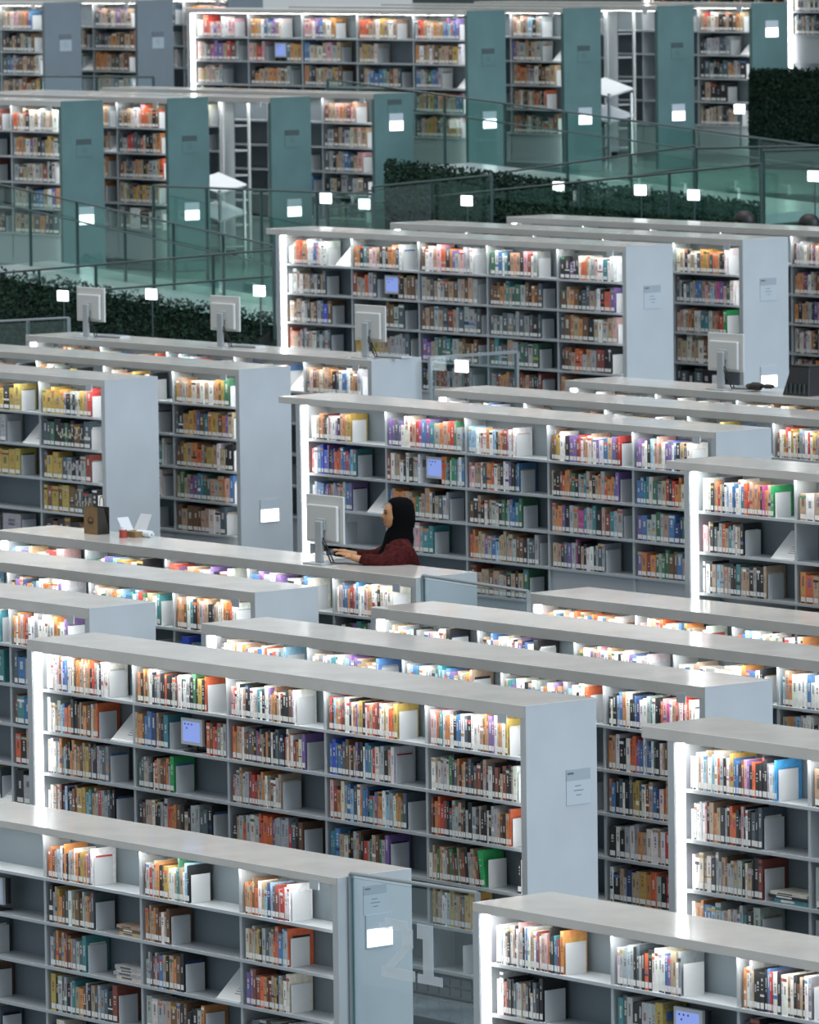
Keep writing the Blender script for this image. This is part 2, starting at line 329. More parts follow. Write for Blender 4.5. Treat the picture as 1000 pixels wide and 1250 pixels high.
# what stands where: (case, shelf, bay) -> list of ('b', from, to, colours) 'e' bookend, 's' slanted sign, 'm' screen, 'h' flat stack
def b_(cols, to, *ex, fr=.03): return [('b', fr, to, cols), ('e', to)]+list(ex)
SPEC = {
('B',0,0): b_('wwwwwwpuwBbwwwkwuoooTTwoTokrTtwkwww', .72), ('B',0,1): b_('okouTwkdggkkOkkkgRwwkwgkkekykO', .78),
('B',0,2): b_('prwwkwTkkwWgtwkwwPToouTWkkkuPw', .70), ('B',0,3): b_('urkcoTruuwwkwoPTykwrTrRRwWyWOoy', .72),
('B',0,4): b_('pgOutwoowkbbwdkwwwTuoTPPwgoTwy', .78),
('B',1,0): b_('wwwTgcbOoOkkuTkoRuWoO', .60, ('s',)), ('B',1,1): [('b', .0, .36, 'TooubbnTukt'), ('e', .36), ('m', .47), ('b', .78, .99, 'OuOrGWg')],
('B',1,2): b_('OooTTwuudukPRdTkokwkdenkOwowRoWP', .80), ('B',1,3): b_('bBbbdduTkTPkkwbtWrWggkTw', .68), ('B',1,4): b_('wTWggWekdokoTkdkuRkTnWkRkTRkkTw', .86),
('B',2,0): b_('wwwgwogckkooTTouTyugkkggdG', .72), ('B',2,1): b_('edgTGdkwOTTuRogE', .42), ('B',2,2): b_('RpgTWggRrRoboywTuwgT', .54),
('B',2,3): b_('pRoWgbcdwobbktTPoowcgwyoed', .80), ('B',2,4): b_('RkoOrRkdggTukgkgdkTkkWkggTukoO', .80),
('B',3,0): b_('wwTWRkckdRuyyctTTgrggdkk', .78), ('B',3,1): b_('kugTWkkgTgOooukTkggddk', .82), ('B',3,2): b_('kTgOgWgOOOOObggggrdku', .76),
('B',3,3): b_('btbTWkkgTukrTtTuegP', .62), ('B',3,4): [('b', .0, .55, 'WTTeyTWWgueRdTuRkgTTRkE'), ('e', .56), ('b', .86, .985, 'kwkww')],
('B',4,0): b_('wgTkkRu', .6), ('B',4,1): b_('gkTTu', .6), ('B',4,2): b_('kTgO', .6), ('B',4,3): b_('dkdugg', .3), ('B',4,4): b_('yuTTwwgyTTokuyy', .40),
('B',5,3): [('e', .3), ('e', .5)], ('B',5,4): [('e', .3), ('e', .55)],
('A',0,0): b_('oTgw', .4), ('A',0,1): [], ('A',0,2): b_('OoRTgcowkokgggTwouyTowoPTw', .50), ('A',0,3): b_('ugrgTokuywwTteTwck', .49), ('A',0,4): b_('oTouOwTcncdRprrww', .48),
('A',1,1): [('m', .28)], ('A',1,2): [('b', .03, .51, 'kgTyoudwTuugToRd'), ('e', .51), ('h', .72, .99, 'TuT')], ('A',1,3): b_('ouTTouRwTu', .28), ('A',1,4): b_('WTgTykgdgTOObcgO', .46),
('A',2,1): b_('gggkgwd', .38), ('A',2,2): [('b', .03, .42, 'gdouToRuoGgdt'), ('e', .42), ('h', .68, .99, 'WgWg')], ('A',2,3): b_('ggdRgRbTkTouk', .42, ('s',)), ('A',2,4): b_('PPRROouRTykgTwW', .46),
('A',3,1): [('b', .03, .35, 'uoTu'), ('h', .45, .97, 'oWgg')], ('A',3,2): b_('ykgdgkgtTougkTdgGdkR', .74), ('A',3,3): b_('gWggTuTkukkgo', .62), ('A',3,4): b_('kdgkdkg', .5), ('A',3,1): b_('uoTu', .4),
('A',4,1): b_('ggkd', .5), ('A',4,2): b_('uWRgkT', .6),
('C',0,0): b_('wwcwTkwTkwpgkwbwTTwPRwTpokktbRo', .60), ('C',0,1): b_('wggcgkdgkOkwwwwbPTTwG', .55), ('C',0,2): b_('owgTkkkkbrRwkwwTwkuTkwG', .56),
('C',1,0): b_('wwkOkkkdggTdkWdkk', .42), ('C',1,1): [('b', .03, .40, 'tdgkkgggy'), ('m', .46)], ('C',1,2): b_('kkgkdgkkg', .5),
('N',0,0): b_('wwwTwcTwcwOgkwTybbkRpPkOkkkkgwcB'.replace('B', 'q'), .74), ('N',0,1): b_('TyTkPkkkRrkkTgdoTkw', .9),
('N',1,0): b_('wwwwwpkToTkgkOOkkpkwkdkd', .62), ('N',1,1): [('e', .2)],
('N',2,0): [('b', .03, .62, 'wwWTwkggTuggTgkWTkkR'), ('e', .62), ('h', .66, .98, 'tkW')], ('N',2,1): b_('ggTuTggedgkTu', .8),
('N',3,0): b_('woobbcgcTWggWgtkg', .60), ('N',3,1): b_('gTgkWgkTg', .7), ('N',4,0): b_('gkTugd', .6),
('M',0,4): b_('kwkcbowkkbnwwgtwkkOpmwTrTwrwOw', .84), ('M',1,4): b_('oTwkkwOOPPbwgbbwekwTukwkTgkuw', .86), ('M',2,4): b_('obkdwkdyydWRTbnWOTkbowTg', .86),
('M',3,4): b_('kwkgwgoTWwTwrkTwkgT', .86), ('M',4,4): b_('wkTgnTTyoOgkrwgTw', .86),
('L',0,4): b_('owogORwwgwwwgwoywP', .66), ('L',0,3): b_('TowTt', .9), ('L',1,4): b_('dbgkTTPTwkTo', .8), ('L',2,4): b_('Rtbbogyoktwb', .8), ('L',3,4): b_('OkToOnbgdkTg', .8), ('L',4,4): b_('kgTgbtku', .8),
('L',1,3): [('b', .3, .93, 'bbtBt')], ('L',2,3): b_('dk', .3), ('L',3,3): b_('dk', .2),
('K',0,4): b_('oTouwtkogpTkdTTwWouOOw', .70), ('K',0,3): b_('PTwegToowcbbtwcrewTwt', .84), ('K',0,2): b_('kPTnoePcwoTwPw', .72), ('K',1,4): b_('bBbtyobcyTk', .8), ('K',1,3): b_('kTWbbT', .8),
('J',0,4): b_('wTgdboRrgbwwTpoTwwkWwwW', .66), ('J',1,4): b_('nwkPtegtkrouT', .8),
('J',0,3): b_('bPgwPbwwPbw', .74), ('J',0,2): b_('rPToTowwPkgw', .8), ('J',0,1): b_('tewPtcyToWk', .72), ('J',0,0): b_('bcPTowRrp', .72),
('D',0,0): b_('wwTooRkwpwwPkToTy', .55), ('D',0,1): [('b', .02, .96, 'PPdPwwrTrmbPtgoTOreg')], ('D',0,2): b_('cccwwpwowcckToRRPwTw', .60), ('D',0,3): b_('uuyywwkPPRrwTowTwPwbTPRr', .86), ('D',0,4): b_('PPwwkcwTpTwwPPwbkTkw', .66),
('D',1,0): b_('rwbBBPknPOOObbrbct', .62), ('D',1,1): [('b', .0, .42, 'RwTTwkwkTgw'), ('m', .47), ('b', .70, .99, 'OotkwEtgwb')], ('D',1,2): b_('ppTTwdooOwTkwwPkdb', .65),
('D',1,3): b_('TkkROoouekgTtTWkTogOoobP', .84), ('D',1,4): b_('bbttWegTrkrooWgkwgPPmpmP', .95),
('D',2,0): b_('ggbbPPRTgPgTgbP', .55, ('s',)), ('D',2,1): b_('booooTToegTgogkTdgg', .78), ('D',2,2): b_('ukTkwdTgWkeegbbte', .68), ('D',2,3): b_('TooPkgTmtggtkTRtgg', .88), ('D',2,4): b_('PbggegTbnneePdPgg', .9),
('D',3,0): [('e', .42)], ('D',3,1): b_('wwPkgpgtt', .58), ('D',3,2): b_('OooTTPgbcTTTgTguukgddg', .88), ('D',3,3): b_('TTkdPgmkTkwwkgdg', .66), ('D',3,4): b_('PoRoegeeuubTOrrRgTg', .9),
('D',4,0): [('b', .02, .3, 'wkwdk'), ('h', .5, .9, 'kRg')], ('D',4,2): b_('RTTTuTgTkTkTe', .75), ('D',4,3): [], ('D',4,4): [], ('D',4,1): [],
('I',0,0): b_('wwwkTorTkwcwbbwwbOrToTokmoTE', .78), ('I',0,1): b_('TwTcbwPkPkwT', .8), ('I',1,0): b_('ppwkdggOTtggwTk', .46, ('s',)), ('I',1,1): [('e', .6)],
('I',2,0): b_('wwkTcgTgkktTTTkgkkT', .70), ('I',2,1): b_('oOTgTugTkTkTg', .9), ('I',3,0): b_('TuwkTkTgkuTg', .8), ('I',3,1): b_('kTgWkTk', .8),
('E',0,0): b_('wwTOOOTowwwbbpwwww', .62, ('s',)), ('E',0,1): b_('ooktRwpTkgkoodw', .76), ('E',0,2): b_('uwwTpOkoPgpggw', .80), ('E',0,3): b_('ewbwtkToTkpRwg', .72), ('E',0,4): b_('kkPkkwOoggpwtww', .80),
('E',1,0): b_('wwTwRTguugkTd', .60), ('E',1,1): [('b', .0, .36, 'RTgOgd'), ('e', .36), ('m', .46), ('b', .70, .99, 'ukTuug')], ('E',1,2): b_('gTdTwguTugTuTg', .86), ('E',1,3): b_('uuuoTtTdegukoud', .78), ('E',1,4): b_('uToukddTgwkOP', .80),
('E',2,0): b_('TuTwgkTugdBu', .68), ('E',2,1): b_('gTkugTuuugd', .78), ('E',2,2): b_('uTugTdRTgdgggd', .90), ('E',2,3): b_('dgdgdGdgdGdkd', .76), ('E',2,4): b_('duoToukTwgTp', .82),
('E',3,0): b_('OTTRgkgdTgWdgdgd', .66), ('E',3,1): b_('yTkyTTggggd', .86), ('E',3,2): b_('PPTgedtegTuuTu', .85), ('E',3,3): b_('utgdTgdedge', .72), ('E',3,4): b_('kuuTOOgTgRRkk', .74),
('E2',0,4): b_('WTWkWTwdoyodOoTkkw', .74), ('E2',1,4): b_('dgkwdgTbbTpTcTmPpew', .84), ('E2',2,4): b_('TTWTouWWttWToRrE', .72), ('E2',3,4): b_('TTWTTWuuuu', .62), ('E2',4,4): b_('kdkdk', .5),
('F',0,0): b_('WwrOwPpwwpp', .74), ('F',0,1): b_('TooTwbgPPTw', .62), ('F',0,2): b_('ppwPbTwo', .60), ('F',0,3): b_('OOOTTwyTwT', .70), ('F',0,4): b_('grOTwWoTybPcObP', .80),
('F',1,0): b_('pTgdmPPTrRg', .82), ('F',1,1): [('b', .0, .30, 'pTrp'), ('e', .3), ('m', .46), ('b', .72, .99, 'toyo')], ('F',1,2): b_('bbWTWTpgT', .70), ('F',1,3): b_('TTyTTW', .36), ('F',1,4): b_('owTTwTuTTTuyw', .84),
('F',2,0): b_('TyTTpTWg', .5), ('F',2,1): b_('koTTooTuTg', .78), ('F',2,2): b_('odkTWTTgyTu', .72), ('F',2,3): b_('kTgbbbtTuTd', .78), ('F',2,4): b_('bbgguetbPg', .48, ('s',)),
('F2',0,4): b_('TWTugckTg', .55), ('F2',1,4): b_('PTgTuTg', .55, ('s',)), ('F2',2,4): b_('TOoTgWkuTT', .80),
('H1',0,4): b_('yyyyygkgkgWyTr', .74), ('H1',1,4): b_('ddekkekkukd', .72), ('H1',2,4): b_('uyyydgkgkgR', .72), ('H1',3,4): b_('yuyuyuudkdk', .80), ('H1',4,4): b_('kukukuku', .8),
('H1',0,3): b_('uyRyuykyy', .72), ('H1',1,3): b_('uTkkg', .5, ('s',)), ('H1',2,3): b_('uuyyyyyy', .7), ('H1',3,3): [], ('H1',4,3): b_('gkg', .7),
('H2',0,4): b_('yTgToWTwTwTouye', .80), ('H2',1,4): b_('dkToyobutoyTuoPT', .84), ('H2',2,4): b_('uuyToOTuyTwTkk', .84), ('H2',3,4): b_('TeTTPPtbedTgTopb', .84), ('H2',4,4): b_('uTuuuTTWwd', .72),
('H3',0,4): b_('TWRTWTTTokdwbcwToug', .80),
('G1',0,4): b_('OTWTkWTwgTWTw', .86), ('G1',1,4): b_('gooTWPTkdyyTgk', .90), ('G1',2,4): b_('guTgTWgTRgkg', .80), ('G1',3,4): b_('gTgTddbbTwPo', .9), ('G1',4,4): b_('TuTTuoukd', .86),
('G2',0,4): b_('dTuTWwpOOTku', .76), ('G2',1,4): b_('dgrrddOWkkTo', .80), ('G2',2,4): b_('RTddgoTTkyggTO', .84), ('G2',3,4): b_('TWTdyTuyTgyT', .74), ('G2',4,4): b_('gTwkWg', .8),
('G4',0,4): b_('RTTpoTRpT', .60), ('G4',1,4): b_('dguTdgWTWT', .80), ('G4',2,4): b_('dgkTTgbbdTp', .72), ('G4',3,4): b_('kgTkgdgTk', .8),
('F4',0,4): b_('TrTwTkuTkuoT', .80), ('F4',1,4): b_('kdgggddg', .56, ('s',)), ('F4',2,4): b_('kdgkkddToggk', .84), ('F4',3,4): b_('kTkkk', .5),
('T1',0,4): b_('TWTWppToTrb', .66), ('T1',1,4): b_('ukuTukTgdgu', .7), ('T1',2,4): b_('ddbguuTuuTg', .82), ('T1',3,4): b_('TukTuTuTuy', .84),
('T2',0,4): b_('dgTguWTPTgT', .80), ('T2',1,4): b_('ddkdToTuTu', .88), ('T2',2,4): b_('oooTudTTu', .74), ('T2',3,4): b_('gTTgdWTg', .80),
('T3',0,4): b_('ToTTp', .8), ('T3',1,4): b_('oTkuTTg', .8), ('T3',2,4): b_('TyToTbb', .8), ('T3',3,4): b_('dTbuyT', .8),
}
GEN = {'M': 'wwwwwwkkcbtTToOgPGW', 'P': 'wwwwwwckbTTopPkWwg', 'Q': 'wwwwTToOgpbck', 'R': 'wwwTTogGukbyrT', 'S': 'wwwTToguk', 'H1': 'yukdgTW', 'H2': 'ToyudkgWTt', 'H3': 'wWToObTkg', 'F': 'TogdukbWyTp',
       'F2': 'TugdOTWk', 'F3': 'TugTWgk', 'F4': 'TkgduTW', 'G1': 'TuogdWkR', 'G2': 'TuogdWkR', 'G3': 'TuTgW', 'G4': 'TdguWkb', 'T1': 'TuygdW', 'T2': 'TuygdW', 'T3': 'TuygdW', 'V': 'kdgTWgdk', 'X': 'kdugTo', 'E': 'gdTukRgo',
       'E2': 'TuWodkgRP', 'E3': 'TuokgWPR', 'K': 'wwTTcboPtkRW', 'J': 'wwwPbTotkr', 'L': 'dkbtToRg', 'I': 'wTgkuTgo'}
rnd = random.Random(5)
def spec(i, t, b):
    if (i, t, b) in SPEC: return SPEC[(i, t, b)]
    if t > 4: return []
    p = GEN.get(i, 'TgkdwWoRub'); n = rnd.randint(17, 24)
    s = ''.join(rnd.choice(p) for _ in range(n)); return b_(s, rnd.choice((.62, .7, .76, .82, .86)), *([('s',)] if rnd.random() < .06 else []))

def jit(c, a=.12):
    k = 1+random.uniform(-a, a); return tuple(min(.92, max(.008, x*k*(1+random.uniform(-a, a)*.6))) for x in c)
def book_geo(x, w, y, d, z, h, code, lean=0.0):
    """returns three meshes' worth of boxes: cover, pages, label"""
    col = jit(PAL[code]); bt = min(.004, w*.18)
    cov = MB(); pg = MB(); lb = MB()
    cov.box((x, y, z), (x+w, y+bt, z+h), 0, col)
    cov.box((x, y+bt, z), (x+bt, y+d, z+h), 0, col, 'f'); cov.box((x+w-bt, y+bt, z), (x+w, y+d, z+h), 0, col, 'f')
    pgc = jit((.74, .70, .60), .08)
    pg.box((x+bt, y+bt, z+.003), (x+w-bt, y+d-.004, z+h-.005), 0, pgc, 'lrd')
    # lettering blocks and bands on the spine
    lum = sum(col)/3; ink = (.80, .79, .75) if lum < .28 else jit(random.choice([(.06, .07, .09), (.06, .07, .09), (.25, .06, .05), (.07, .12, .28)]))
    r = random.random()
    if w > .011:
        zz = z+h*random.uniform(.45, .6); hh = h*random.uniform(.18, .36); ww = w*random.uniform(.28, .45)
        n = max(3, int(hh/.0085))
        for q in range(n):
            if random.random() < .85: cov.quad([(x+w/2-ww/2, y-.0004, zz+q*hh/n), (x+w/2+ww/2*random.uniform(.5, 1), y-.0004, zz+q*hh/n), (x+w/2+ww/2, y-.0004, zz+(q+.66)*hh/n), (x+w/2-ww/2, y-.0004, zz+(q+.66)*hh/n)], 0, ink)
        if r < .3:
            bc = jit(PAL[random.choice('wkOybrTgRe')]); z2 = z+h*random.uniform(.78, .9); cov.box((x, y-.0005, z2), (x+w, y-.0001, z2+.02), 0, bc, 'btd')
        if r > .85:
            bc = jit(PAL[random.choice('wkoybrTgWn')]); cov.box((x, y-.0005, z+.09), (x+w, y-.0001, z+h*.45), 0, bc, 'btd')
        if r > .5 and len(code):                         # picture on the front cover
            bc = jit(PAL[random.choice('wkoybrTgWn')]); cov.box((x+w+.0001, y+d*.15, z+h*.55), (x+w+.0006, y+d*.85, z+h*.8), 0, bc, 'btdl')
    lb.box((x+w*.08, y-.0012, z+.016), (x+w*.92, y-.0002, z+.052), 0, jit((.80, .80, .78), .04), 'b')
    if random.random() < .5: lb.box((x+w*.15, y-.0016, z+.004), (x+w*.85, y-.0011, z+.013), 0, (.03, .03, .03), 'b')
    parts = (cov, pg, lb)
    if lean:
        for p in parts:
            p.v = [(x+(a[0]-x)*math.cos(lean)+(a[2]-z)*math.sin(lean)*-1, a[1], z+(a[2]-z)*math.cos(lean)+(a[0]-x)*math.sin(lean)) for a in p.v]
    return parts
BOOKS = []; ENDS = []; SIGNS = []; SCREENS = []; STACKS = []
for i, c in CASES.items():
    tiers = len(c['plates'])
    for t in range(tiers):
        for b in range(5):
            x0 = PT+b*c['bw']+.014; bw = c['bw']-.028; z = c['plates'][t]
            uc = c['u0']+x0+bw/2; X, Y, k = pix(uc, c['v'], c['zt']-c['H']+z+.1)
            if X < -110 or X > 1110 or Y < -60 or Y > 1330: spec(i, t, b); continue
            if c['opt'].get('openbay') == b: continue
            sp = spec(i, t, b)
            if any((b == q[0] and t == q[1]) for q in c['opt'].get('closed', [])): continue
            zmax = (T if t else Z1-c['th'])*1.0-.025
            nbk = 0
            for s in sp:
                if s[0] == 'b':
                    n = len(s[3]); tot = (s[2]-s[1])*bw
                    ws = [random.uniform(.55, 1.5)*(1.25 if ch in 'yEB' else 1) for ch in s[3]]; kk = tot/sum(ws)
                    xx = x0+s[1]*bw; base = random.uniform(.21, .235)
                    for q, ch in enumerate(s[3]):
                        w_ = ws[q]*kk; h = min(zmax, max(.16, random.gauss(base+.012, .02))); d = min(.205, h*random.uniform(.68, .8))
                        last = q == n-1
                        if last and s[2] < .95: h = min(zmax, random.uniform(.25, .275)); d = random.uniform(.19, .215); w_ = max(w_, .02) if w_ < .02 else w_
                        if ch == 'E' and last and i == 'B' and t == 3: h = .26
                        nbk += 1
                        BOOKS.append(dict(i=i, t=t, b=b, n=nbk, x=xx, w=w_*.97, y=REC+random.uniform(0, .008), d=d, z=z, h=h, ch=ch, lean=((.17 if ch == 'E' else .09) if (i == 'B' and t == 3 and b == 4 and q > 8 and s[1] < .1) else 0)))
                        xx += w_
                elif s[0] == 'e': ENDS.append((i, t, b, x0+s[1]*bw+(.02 if s[1] > .1 else 0), z))
                elif s[0] == 's': SIGNS.append((i, t, b, x0+bw, z))
                elif s[0] == 'm': SCREENS.append((i, t, b, x0+s[1]*bw, z))
                elif s[0] == 'h': STACKS.append((i, t, b, x0+s[1]*bw, x0+s[2]*bw, z, s[3]))
def vis(i, x, y, z, dz, main=False):
    c = CASES[i]; zb = c['zt']-c['H']
    return seen(i, c['u0']+x, c['v']+y, [zb+z+dz*.1, zb+z+dz*.5, zb+z+dz*.98], main)
keep = []
for k in BOOKS:
    if vis(k['i'], k['x']+k['w']/2, k['y'], k['z'], k['h']):
        c = CASES[k['i']]; X, Y, s = pix(c['u0']+k['x'], c['v']+k['y'], c['zt']-c['H']+k['z']+k['h']/2)
        fr = vis(k['i'], k['x']+k['w']/2, k['y'], k['z'], k['h'], True)
        k['score'] = s*s*k['w']*k['h']*fr*(1 if (-2 < X < 1000 and -5 < Y < 1250) else 0); k['X'] = X; k['Y'] = Y
        if -90 < X < 1090 and -50 < Y < 1310: keep.append(k)
keep.sort(key=lambda k: -k['score'])
def side_words(c): return c['words']
for n, k in enumerate(keep):
    parts = book_geo(k['x'], k['w'], k['y'], k['d'], k['z'], k['h'], k['ch'], k['lean'])
    k['parts'] = parts
STUFF = MB()
nind = 0; FRONT = {}
def words(txt, par, loc, rot, size, m):
    c_ = bpy.data.curves.new('cover_lettering', 'FONT'); c_.body = txt; c_.size = size; c_.extrude = .0004; c_.materials.append(M[m])
    t_o = bpy.data.objects.new('cover_lettering', c_); COL.objects.link(t_o); bpy.context.view_layer.update()
    me_ = bpy.data.meshes.new_from_object(t_o.evaluated_get(bpy.context.evaluated_depsgraph_get())); bpy.data.objects.remove(t_o); me_.name = 'cover_lettering'
    o_ = bpy.data.objects.new('cover_lettering', me_); COL.objects.link(o_); o_.parent = par; o_.location = loc; o_.rotation_euler = rot; return o_
HS = []
def local_to_obj(m, x, y, z): m.v = [(a[0]-x, a[1]-y, a[2]-z) for a in m.v]; return m
hs = sorted(k['h'] for k in keep[:300])
for n, k in enumerate(keep):
    c = CASES[k['i']]
    if n < 300 and k['score'] > 0:
        cov, pg, lb = [local_to_obj(m, k['x'], k['y'], k['z']) for m in k['parts']]
        o = cov.obj('book', 'book_cover'); place(o, c['u0']+k['x'], c['v']+k['y'], c['zt']-c['H']+k['z'])
        pg.obj('pages', 'book_pages', o); lb.obj('spine_label', 'book_pages', o)
        sz = 'slim' if k['w'] < .024 else ('thick' if k['w'] > .045 else '')
        lab = ' '.join(x for x in (sz, CNAME[k['ch']], 'book,', ORD[k['n']-1], 'from left,', SHELF[k['t']], 'shelf,', BAYN[k['b']], 'bay,', c['words']) if x)
        if len(lab.replace('-', ' ').split()) > 16 and sz: lab = lab[len(sz)+1:]
        tag(o, lab, 'book', 'books standing on the front bookcases'); nind += 1; FRONT[(k['i'], k['t'], k['b'], k['n'])] = (o, k)
    else:
        u0, v0, zb = c['u0'], c['v'], c['zt']-c['H']
        for mi, m in ((0, k['parts'][0]), (1, k['parts'][1]), (1, k['parts'][2])):
            o = len(STUFF.v); STUFF.v += [(a[0]+u0+50, a[1]+v0-40, a[2]+zb) for a in m.v]
            STUFF.f += [tuple(q+o for q in f) for f in m.f]; STUFF.m += [mi]*len(m.f); STUFF.c += m.c
for key, txt, m_ in ((('A', 0, 3), 'PROJECT', 'paper'), (('C', 1, 1), 'CELKAN', 'ink')):
    L_ = [q for q in FRONT if q[:3] == key]
    if L_:
        o, k = FRONT[max(L_, key=lambda q: q[3])]; words(txt, o, (k['w']+.0012, .012, k['h']-.035), (math.pi/2, 0, math.pi/2), .040, m_)
print('BOOKS', len(keep), 'individual', nind)
def ribbon(i, t, fx0, fx1, z0c, z1c, col, seed):
    c = CASES[i]; r_ = random.Random(seed); xb = PT+4*c['bw']; n = 46; pts = []
    for q in range(n):
        a = q/(n-1); pts.append((xb+c['bw']*(fx0+(fx1-fx0)*a), c['plates'][t]+z0c+(z1c-z0c)*(.35+.3*math.sin(a*21+seed)+.35*abs(math.sin(a*9+seed*2)))))
    for q in range(n-1):
        (xa, za), (xc, zc) = pts[q], pts[q+1]; w_ = .006+.005*math.sin(q*1.3)
        P = [(x_+c['u0']+50, c['v']+REC-.004-40, z_+c['zt']-c['H']) for x_, z_ in ((xa, za-w_), (xc, zc-w_), (xc, zc+w_), (xa, za+w_))]
        STUFF.quad(P, 1, col)
    for q in range(5):
        xa = xb+c['bw']*(fx0+(fx1-fx0)*(.1+.2*q)); za = c['plates'][t]+z1c-.01
        STUFF.quad([(x_+c['u0']+50, c['v']+REC-.004-40, z_+c['zt']-c['H']) for x_, z_ in ((xa, za-.05), (xa+.012, za-.05), (xa+.012, za+.01), (xa, za+.01))], 1, col)
ribbon('H1', 1, .26, .62, .07, .15, (.62, .66, .45), 2); ribbon('H1', 2, .36, .66, .07, .16, (.55, .57, .55), 5); ribbon('H1', 0, .34, .60, .07, .16, (.10, .11, .10), 8); ribbon('H1', 3, .50, .70, .08, .13, (.5, .5, .42), 3)
so = STUFF.obj('book', ['book_cover', 'book_pages']); place(so, -50, 40, 0)
tag(so, 'rows of smaller books filling the bookcases farther back and the darker shelves', 'book', None, 'stuff')

# bookends
bm = MB(); bm.box((0, 0, 0), (.003, .165, .20)); bm.box((-.06, .0, 0), (0, .165, .0015))
bme = bm.mesh('bookend', ['bookend_white'])
nE = 0
for (i, t, b, x, z) in ENDS:
    if not vis(i, x+.01, REC+.08, z, .19): continue
    c = CASES[i]; X, Y, s = pix(c['u0']+x, c['v']+REC, c['zt']-c['H']+z+.1)
    if not (-15 < X < 1010 and -15 < Y < 1265): continue
    if not vis(i, x+.01, REC+.08, z, .19, True): continue
    o = bpy.data.objects.new('bookend', bme); COL.objects.link(o); place(o, c['u0']+x, c['v']+REC+.006, c['zt']-c['H']+z+.0005)
    nE += 1
    tag(o, 'white metal bookend on the %s shelf, %s bay, %s' % (SHELF[t], BAYN[b], c['words']), 'bookend', 'metal bookends holding the rows of books')
print('ENDS', nE)
# slanted sign plates
for (i, t, b, x, z) in SIGNS:
    c = CASES[i]
    X, Y, s = pix(c['u0']+x, c['v']+REC, c['zt']-c['H']+z+.1)
    if not vis(i, x-.1, REC, z, .05, True) or not (-10 < X < 1010 and -10 < Y < 1260): continue
    m = MB(); wd = .27; a = math.radians(42); n = 8; hh = .30; t_ = .004
    def P(px, q, o=0): return (px, q*math.cos(a)-o*math.sin(a), .008+q*math.sin(a)+o*math.cos(a))
    m.v = []; pts = [P(0, 0), P(wd, 0), P(wd, hh), P(0, hh), P(0, 0, t_), P(wd, 0, t_), P(wd, hh, t_), P(0, hh, t_)]
    m.v = pts; m.f = [(0, 3, 2, 1), (4, 5, 6, 7), (0, 1, 5, 4), (1, 2, 6, 5), (2, 3, 7, 6), (3, 0, 4, 7)]; m.m = [0]*6; m.c = [(1, 1, 1)]*6
    root = m.obj('shelf_sign', 'paper'); place(root, c['u0']+x-wd-.005, c['v']+REC+.004, c['zt']-c['H']+z)
    m = MB()
    for q in range(4):
        y0 = .06+q*.022; m.quad([P(wd*.55, y0, t_+.0006), P(wd*(.9-.05*(q % 2)), y0, t_+.0006), P(wd*(.9-.05*(q % 2)), y0+.006, t_+.0006), P(wd*.55, y0+.006, t_+.0006)])
    m.obj('printed_lines', 'ink', root)
    m = MB(); m.box((0, -.01, 0), (wd, .0, .012)); m.box((0, 0, 0), (wd, .2, .004)); m.obj('holder_base', 'clear_white', root)
    tag(root, 'white slanted information sign on the %s shelf, %s bay, %s' % (SHELF[t], BAYN[b], c['words']), 'sign', 'slanted shelf signs')
# catalogue screens
for (i, t, b, x, z) in SCREENS:
    c = CASES[i]; root = empty('catalogue_screen', c['u0']+x, c['v']+REC+.03, c['zt']-c['H']+z)
    wd = .26
    m = MB(); m.box((0, 0, .05), (wd, .028, .25)); m.obj('screen_frame', 'screen_frame', root, bevel=.004)
    m = MB(); m.box((.026, -.002, .074), (wd-.026, .0, .226)); s_ = m.obj('screen', 'screen', root)
    m = MB()
    for (qx, qz) in ((.05, .20), (.09, .20), (.13, .20), (.07, .17)): m.box((qx, -.004, qz), (qx+.012, -.002, qz+.012))
    m.obj('icons', 'icon', s_)
    m = MB(); m.box((wd*.4, .03, .0), (wd*.6, .045, .12)); m.box((wd*.2, -.02, 0), (wd*.8, .12, .008)); m.obj('stand', 'black_plastic', root)
    m = MB(); m.box((.01, .028, .06), (wd+.02, .06, .245)); m.obj('casing', 'black_plastic', root)
    tag(root, 'small blue-lit catalogue screen on the %s shelf of the %s' % (SHELF[t], c['words']), 'screen', 'catalogue screens in the shelves')
# flat stacks: every book a thing
for (i, t, b, xa, xb, z, cols) in STACKS:
    c = CASES[i]; zz = z
    if not vis(i, (xa+xb)/2, REC, z, .05, True): continue
    for n, ch in enumerate(cols):
        h = random.uniform(.016, .032); wd = (xb-xa)*random.uniform(.82, 1); col = jit(PAL[ch]); cov = MB(); pg = MB(); dd = .19
        xo = xb-wd
        cov.box((0, 0, 0), (wd, dd, .003), 0, col); cov.box((0, 0, h-.003), (wd, dd, h), 0, col); cov.box((0, 0, .003), (wd, .003, h-.003), 0, col)
        pg.box((.003, .003, .003), (wd-.004, dd-.004, h-.003), 0, (.7, .66, .57))
        cov.box((wd*.2, -.0006, h*.3), (wd*.6, 0, h*.7), 0, (.85, .85, .82) if sum(col) < 1 else (.1, .1, .1), 'b')
        o = cov.obj('book', 'book_cover'); pg.obj('pages', 'book_pages', o); place(o, c['u0']+xo, c['v']+REC+.01+random.uniform(0, .01), c['zt']-c['H']+zz+.0003); zz += h
        if i == 'N' and n == 0: words('GIOTTO', o, (wd*.22, -.0015, h*.18), (math.pi/2, 0, 0), h*.95, 'paper')
        tag(o, '%s book lying flat, %s from bottom, %s shelf, %s bay, %s' % (CNAME[ch], ORD[n], SHELF[t], BAYN[b], c['words']), 'book', 'books lying flat in stacks')

